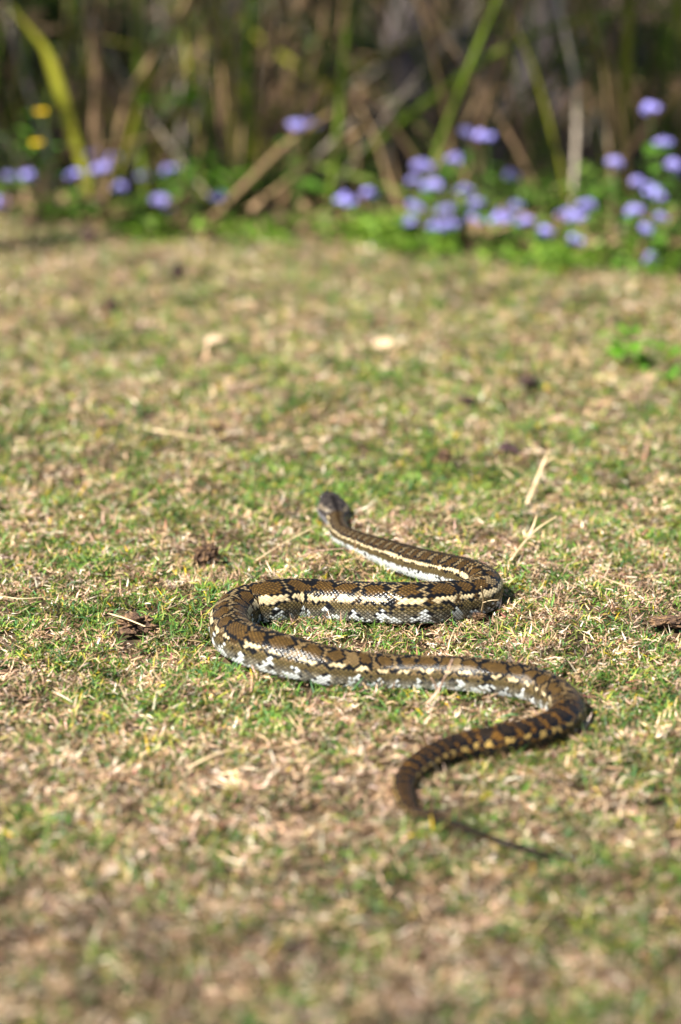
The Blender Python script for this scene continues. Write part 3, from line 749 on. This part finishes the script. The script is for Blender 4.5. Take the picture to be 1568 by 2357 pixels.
cane([(1545, 520), (1538, 300), (1525, 120), (1500, -60)], 6.5, 26, 'reed_green', 'dim green reed blade behind the topmost lilac flower', G2, 'reed_leaf', 'leaf', cat='reed')
cane([(1485, 540), (1520, 280), (1560, 60), (1590, -60)], 7.0, 24, 'reed_green', 'dim green reed blade leaning out past the topmost lilac flower', G2, 'reed_leaf', 'leaf', cat='reed')
cane([(690, 430), (750, 240), (830, 165), (985, 78), (1080, 40)], 6.0, 34, 'reed', 'broad olive reed leaf sweeping up in front of the grey-brown trunk', G2, 'reed_leaf', 'leaf', cat='reed')
cane([(880, 480), (888, 400), (896, 300), (890, 200), (880, 90)], 6.1, 26, 'cane_grey', 'grey upright cane before the shaded trunk', G1)
cane([(760, 330), (830, 268), (930, 218), (990, 190)], 5.9, 18, 'cane_grey', 'thin grey cane rising over the pair of pale lilac flowers', G1)
cane([(1090, 440), (1020, 305), (930, 245), (860, 190)], 6.2, 26, 'cane', 'tan cane leaning over behind the two close lilac flowers', G1)
cane([(1110, 460), (1075, 410), (1035, 360), (960, 290)], 6.0, 22, 'cane', 'tan cane lying behind a single lilac flower', G1)
cane([(1180, 460), (1250, 390), (1300, 310), (1350, 220)], 6.3, 22, 'cane_brown', 'brown cane crossing behind the long arching grey cane', G1)
cane([(1150, 430), (1260, 395), (1400, 350), (1500, 330)], 6.4, 22, 'cane_brown', 'brown cane lying almost level behind the long arching grey cane', G1)
cane([(1215, 500), (1250, 460), (1300, 420)], 5.8, 24, 'cane', 'short broken tan cane at the foot of the long grey cane', G1)
cane([(620, 450), (690, 400), (760, 350), (830, 300)], 5.75, 30, 'cane', 'broad straw-coloured cane leaning under the pale lilac pair', G1)
cane([(595, 395), (650, 340), (705, 298), (760, 262)], 5.7, 32, 'cane', 'second broad straw-coloured cane under the pale lilac pair', G1)
cane([(560, 460), (556, 330), (585, 200), (640, 110), (715, -30)], 6.0, 32, 'cane', 'tall straw cane leaning up behind the bright green leaves', G1)
cane([(575, 470), (600, 320), (660, 230), (720, 120), (800, 10)], 6.05, 26, 'reed', 'olive blade leaning beside the tall straw cane', G2, 'reed_leaf', 'leaf', cat='reed')
cane([(250, 420), (290, 235), (340, 150), (420, 20), (450, -50)], 5.9, 34, 'cane', 'straw cane leaning over behind the left lilac flowers', G1)
cane([(300, 330), (350, 160), (385, 95), (440, -20)], 5.95, 26, 'reed', 'olive blade leaning along a straw cane behind left lilac flowers', G2, 'reed_leaf', 'leaf', cat='reed')
cane([(100, 440), (112, 395), (165, 355), (260, 335), (385, 308)], 5.55, 24, 'cane', 'arching straw-coloured dry leaf curving over the left lilac flowers', G1, 'dry_leaf', 'leaf')
cane([(170, 330), (130, 200), (100, 120), (60, 65), (20, 10)], 6.0, 44, 'reed', 'wide yellow-green blade leaning over the yellow flowers', G2, 'reed_leaf', 'leaf', cat='reed')
cane([(0, 55), (60, 62), (140, 68)], 6.4, 20, 'cane_brown', 'brown level cane near the wide yellow-green blade', G1)
cane([(190, 440), (180, 320), (150, 220), (140, 130)], 6.2, 18, 'cane', 'thin straw cane behind the yellow flowers', G1)
cane([(160, 420), (215, 280), (230, 200), (215, 100), (190, 20)], 6.3, 30, 'cane_brown', 'brown cane standing right of the yellow flowers', G1)
cane([(780, 480), (800, 400), (770, 330), (720, 250)], 6.1, 20, 'cane', 'straw cane bent inward near the lilac pair', G1)
cane([(930, 490), (900, 430), (868, 330), (830, 250)], 5.75, 26, 'cane', 'tan cane leaning beside the central lilac flowers', G1)
cane([(505, 140), (560, 60), (590, -40)], 6.6, 30, 'reed', 'yellowish blade high behind the tall straw cane', G2, 'reed_leaf', 'leaf', cat='reed')
cane([(470, 450), (480, 300), (490, 180), (486, 60), (480, -50)], 6.4, 26, 'reed_green', 'dim upright green blade between straw canes', G2, 'reed_leaf', 'leaf', cat='reed')
cane([(545, 470), (540, 340), (532, 220), (520, 110), (505, -20)], 6.2, 28, 'reed', 'upright yellow-green blade beside the tall straw cane', G2, 'reed_leaf', 'leaf', cat='reed')
# the rest of the thicket: many alike canes and blades
def fill():
    rs = np.random.default_rng(21)
    protos = []
    for i in range(8):
        h = 1.0; bend = rs.uniform(-.25, .25); b2 = rs.uniform(-.2, .2)
        pts = catmull(np.array([(0, 0, -.03), (bend * .3, b2 * .2, h * .33), (bend * .8, b2 * .6, h * .68), (bend * 1.8, b2, h)]), 5)
        if i < 5: protos.append((tube_mesh('dry_cane', pts, [.0044 * (1 - .4 * q / 15) * (1.15 if q % 5 == 0 else 1) for q in range(16)], 7), 'cane'))
        else: protos.append((ribbon_mesh('reed_leaf', pts, [.015 * (1 - .8 * max(0, q / 15 - .5) / .5) for q in range(16)]), 'reed'))
    for k in range(270):
        me, kd = protos[rs.integers(0, 5) if rs.random() < .60 else rs.integers(5, 8)]
        x = rs.uniform(-1.5, 1.5); dep = rs.random() ** 1.2 * 2.6
        y = float(border(x)) + .35 + dep
        if kd == 'cane': mm = M[['cane', 'cane_brown', 'cane_brown', 'cane_grey'][rs.integers(0, 4)]]
        else: mm = M[['reed', 'reed_green', 'reed_green'][rs.integers(0, 3)]]
        me = me.copy() if me.materials and me.materials[0] != mm else me
        key = (me.name.split('.')[0], mm.name)
        o = bpy.data.objects.new('dry_cane' if kd == 'cane' else 'reed_leaf', me); C.objects.link(o)
        if not me.materials: me.materials.append(mm)
        me.materials[0] = mm
        o.location = (x, y, 0); s = rs.uniform(.5, 1.35); o.scale = (s * rs.uniform(.8, 1.3),) * 2 + (s,)
        o.rotation_euler = (rs.normal(0, .25), rs.normal(.1, .45), rs.uniform(0, 6.28))
        if kd == 'cane': tag(o, 'plain dry cane standing among others in the shaded thicket', 'cane', 'plain canes filling the thicket')
        else: tag(o, 'plain green reed blade standing among canes in the shaded thicket', 'reed', 'plain reed blades filling the thicket')
fill()
for i, (x0, x1, yb, yt) in enumerate([(548, 540, 470, 90), (566, 572, 480, 60), (588, 606, 470, 150), (604, 640, 470, 40), (536, 500, 460, 60), (760, 800, 480, 60),
                                     (215, 232, 450, 40), (236, 205, 440, 30), (455, 468, 440, 60), (330, 322, 420, 30), (700, 640, 470, 180), (830, 780, 480, 120),
                                     (960, 1090, 480, 250), (1000, 905, 470, 240), (1240, 1180, 480, 240), (1105, 1125, 430, 220)]):
    cane([(x0, yb), (x0 * .6 + x1 * .4 + (i % 3 - 1) * 6, yb * .55 + yt * .45), (x1, yt), (x1 + (x1 - x0) * .4, yt - 160)], 5.85 + .07 * (i % 5), 20 + 3 * (i % 4),
         ['cane', 'reed_green', 'cane_brown', 'cane_brown'][i % 4], 'slim cane or blade in the straw-coloured stand behind the flowers', 'slim canes behind the flowers',
         'slim_cane' if i % 4 != 1 else 'reed_leaf', 'tube' if i % 4 != 1 else 'leaf', cat='cane')

# ------------------------------------------------------------------ low green cover at the lawn's edge
def cover():
    rs = np.random.default_rng(8); Vs, Fs, Cs = [], [], []; c = 0
    def clump(x, y, r, h, n, cols, size):
        nonlocal c
        V, F, cl = leaf_cloud((x, y, h * .55), (r, r * .8, h * .5), n, size, cols, rs=rs); V[:, 2] = np.maximum(V[:, 2], .004)
        Vs.append(V); Fs.append(F + c); Cs.append(cl); c += len(V)
    A = [(.13, .26, .02), (.19, .33, .03), (.09, .20, .02), (.24, .36, .05)]
    for k in range(120):
        x = rs.uniform(-1.2, 1.2); y = float(border(x)) + rs.uniform(-.10 if x > .1 else 0.0, .38)
        if x < -.3 and rs.random() < .55: continue
        clump(x, y, rs.uniform(.04, .10), rs.uniform(.03, .10) * (.85 if x > .1 else .7), 100, A, .026)
    for k in range(55):
        x = rs.uniform(-1.2, 1.2); y = float(border(x)) + rs.uniform(.3, .8)
        clump(x, y, rs.uniform(.05, .10), rs.uniform(.08, .2), 70, [(.08, .17, .02), (.13, .22, .03)], .03)
    tag(link('ground_cover', np_mesh('ground_cover', np.vstack(Vs), np.vstack(Fs), np.vstack(Cs)), M['leafset']), 'low bright green leafy cover along the edge of the lawn', 'ground cover', kind='stuff')
cover()

# ------------------------------------------------------------------ lilac flowering weeds
def corymb(seed, R=.017):
    rs = np.random.default_rng(seed); bm = bmesh.new()
    for k in range(rs.integers(9, 14)):
        a = rs.uniform(0, 6.28); q = math.sqrt(rs.random()) * R
        c = Vector((math.cos(a) * q, math.sin(a) * q, .010 - (q / R) ** 2 * .008 + rs.normal(0, .0012)))
        r = rs.uniform(.0050, .0068)
        geo = bmesh.ops.create_icosphere(bm, subdivisions=2, radius=r)
        for v in geo['verts']:
            v.co = v.co * (1.0 + (.35 if rs.random() < .5 else -.12)) + c       # fluffy burr of threads
    me = bpy.data.meshes.new('flower_head'); bm.to_mesh(me); bm.free(); me.materials.append(M['lilac']); return me
COR = [corymb(60 + i) for i in range(5)]
LEAFM = [leaf_mesh('leaf', .045, .030), leaf_mesh('leaf', .035, .024, droop=.35), leaf_mesh('leaf', .055, .032, droop=.3)]
for m__ in LEAFM: m__.materials.append(M['leaf'])
FL = [(1073, 306), (1117, 318), (1048, 369), (952, 420), (997, 436), (1176, 410), (849, 450), (795, 465), (1070, 445), (1096, 475), (1189, 478),
      (1091, 509), (1153, 509), (1209, 514), (1009, 524), (937, 514), (955, 480), (1253, 540), (1325, 506), (1350, 478), (1305, 500), (1325, 558), (1497, 254),
      (1526, 334), (1548, 385), (1562, 402), (1474, 427), (1515, 455), (1500, 440), (1461, 491), (1520, 504), (1487, 532), (1500, 601), (1415, 380), (1027, 491), (973, 388),
      (21, 409), (64, 409), (3, 470), (172, 406), (216, 357), (236, 391), (262, 370), (334, 409), (391, 396), (388, 488), (501, 455),
      (278, 434), (684, 293), (722, 293), (1035, 524), (1165, 500), (370, 470), (705, 290)]
def weed(px, py, i):
    rs = random.Random(i * 13 + 5)
    lo_y = at(px, max(py, 470)).y
    x_t = at_y(px, py, 5.6).x; Y = float(border(x_t)) + rs.uniform(.12, .5)
    if py > 500: Y = float(border(x_t)) + rs.uniform(.03, .2)
    top = at_y(px, py, Y); h = top.z
    bx, by = top.x + rs.uniform(-.05, .05), Y + rs.uniform(-.02, .06)
    t = empty('flowering_weed', (bx, by, 0))
    side_ = 'left' if px < 760 else 'right'
    tag(t, 'lilac fluffy-flowered weed among straw canes at the sparsely green end of the border' if px < 760 else 'lilac fluffy-flowered weed in the dense drift above bright green ground cover',
        'flower', 'lilac weeds in the sparse end of the border' if px < 760 else 'lilac weeds in the dense drift of the border')
    d = Vector((top.x - bx, top.y - by, h))
    pts = catmull(np.array([(0, 0, -.01), (d.x * .2, d.y * .2, h * .4), (d.x * .65, d.y * .65, h * .75), tuple(d)]), 4)
    link('stem', tube_mesh('stem', pts, list(np.linspace(.0022, .0013, len(pts))), 6), M['stem'], t)
    o = link('flower_head', COR[i % 5], None, t, d); o.rotation_euler = (rs.uniform(-.1, .5), rs.uniform(-.3, .3), rs.uniform(0, 6)); s = rs.uniform(.8, 1.3); o.scale = (s, s, s)
    for k in range(rs.randint(5, 7)):
        q = rs.uniform(.1, .8); p = Vector(pts[int(q * (len(pts) - 1))])
        l = link('leaf', LEAFM[k % 3], None, t, p); l.rotation_euler = (rs.uniform(-.3, .3), rs.uniform(-.7, .1), rs.uniform(0, 6.28)); s = rs.uniform(.7, 1.2); l.scale = (s, s, s)
for i, (px, py) in enumerate(FL): weed(px, py, i)
# yellow flowers
def yellow(px, py, label, Y):
    top = at_y(px, py, Y); t = empty('yellow_flower', (top.x + .02, Y, 0)); tag(t, label, 'flower', 'yellow flowers')
    d = Vector((-.02, 0, top.z))
    pts = catmull(np.array([(0, 0, -.01), (.01, 0, d.z * .5), tuple(d)]), 5)
    link('stem', tube_mesh('stem', pts, list(np.linspace(.0024, .0014, len(pts))), 6), M['stem'], t)
    pm = leaf_mesh('petal', .016, .010, fold=.1, droop=.1); pm.materials.append(M['yellow'])
    for k in range(9):
        p = link('petal', pm, None, t, d); p.rotation_euler = (1.0 * math.sin(k), -.35, k * 2 * math.pi / 9)
    c = bmesh.new(); bmesh.ops.create_icosphere(c, subdivisions=2, radius=.005); cm = bpy.data.meshes.new('flower_centre'); c.to_mesh(cm); c.free()
    link('flower_centre', cm, M['yellow'], t, d)
    for k in range(5):
        l = link('leaf', LEAFM[k % 3], None, t, Vector(pts[2 + k])); l.rotation_euler = (0, -.3, k * 2.2)
yellow(95, 259, 'taller yellow flower on a stem left of the brown cane', 5.62)
yellow(86, 331, 'lower yellow flower just under the taller one', 5.6)
# leafy clusters that stand out
def leafy(px, py, Y, n, m, label, spread, size, name='leafy_weed', base=None):
    top = at_y(px, py, Y) if base is None else base; rs = random.Random(px)
    t = empty(name, (top.x, top.y, 0)); tag(t, label, 'weed', 'leafy weeds')
    lm = [leaf_mesh('leaf', size, size * .62, droop=.25), leaf_mesh('leaf', size * .8, size * .5, droop=.1)]
    for q in lm: q.materials.append(M[m])
    h = max(top.z, .03)
    st_ = link('stem', tube_mesh('stem', catmull(np.array([(0, 0, -.01), (.01, 0, h * .5), (0, 0, h)]), 4), list(np.linspace(.003, .0015, 9)), 6), M['stem'], t)
    for k in range(n):
        p = Vector((rs.gauss(0, spread), rs.gauss(0, spread), max(.012, h + rs.gauss(0, spread * .55))))
        l = link('leaf', lm[k % 2], None, t, p); l.rotation_euler = (rs.uniform(-.4, .4), rs.uniform(-.6, .3), rs.uniform(0, 6.28))
leafy(392, 232, 5.9, 16, 'leaf_bright', 'bright green leaf cluster between leaning straw canes', .03, .05)
leafy(518, 402, 5.75, 14, 'leaf_bright', 'yellow-green leaf cluster beside the left lilac flowers', .03, .045)
leafy(445, 395, 5.7, 12, 'leaf', 'green leaf cluster under the yellow-green one', .04, .045)
leafy(30, 330, 5.8, 18, 'leaf', 'dark green leafy weed below the yellow flowers', .06, .05)
leafy(1400, 440, 5.6, 10, 'leaf', 'green leaf cluster at the foot of the drooping grey cane', .03, .045)
leafy(1478, 842, 0, 32, 'leaf_bright', 'bright green broad-leaved weed growing alone in the far lawn', .034, .034, base=at(1474, 846) + Vector((0, 0, .03)))
leafy(1556, 878, 0, 9, 'leaf', 'darker green weed just beside the bright lawn weed', .02, .035, base=at(1556, 888) + Vector((0, 0, .018)))
leafy(1425, 850, 0, 6, 'leaf_bright', 'small sprig of bright leaves near the lawn weed', .016, .028, base=at(1425, 858) + Vector((0, 0, .015)))
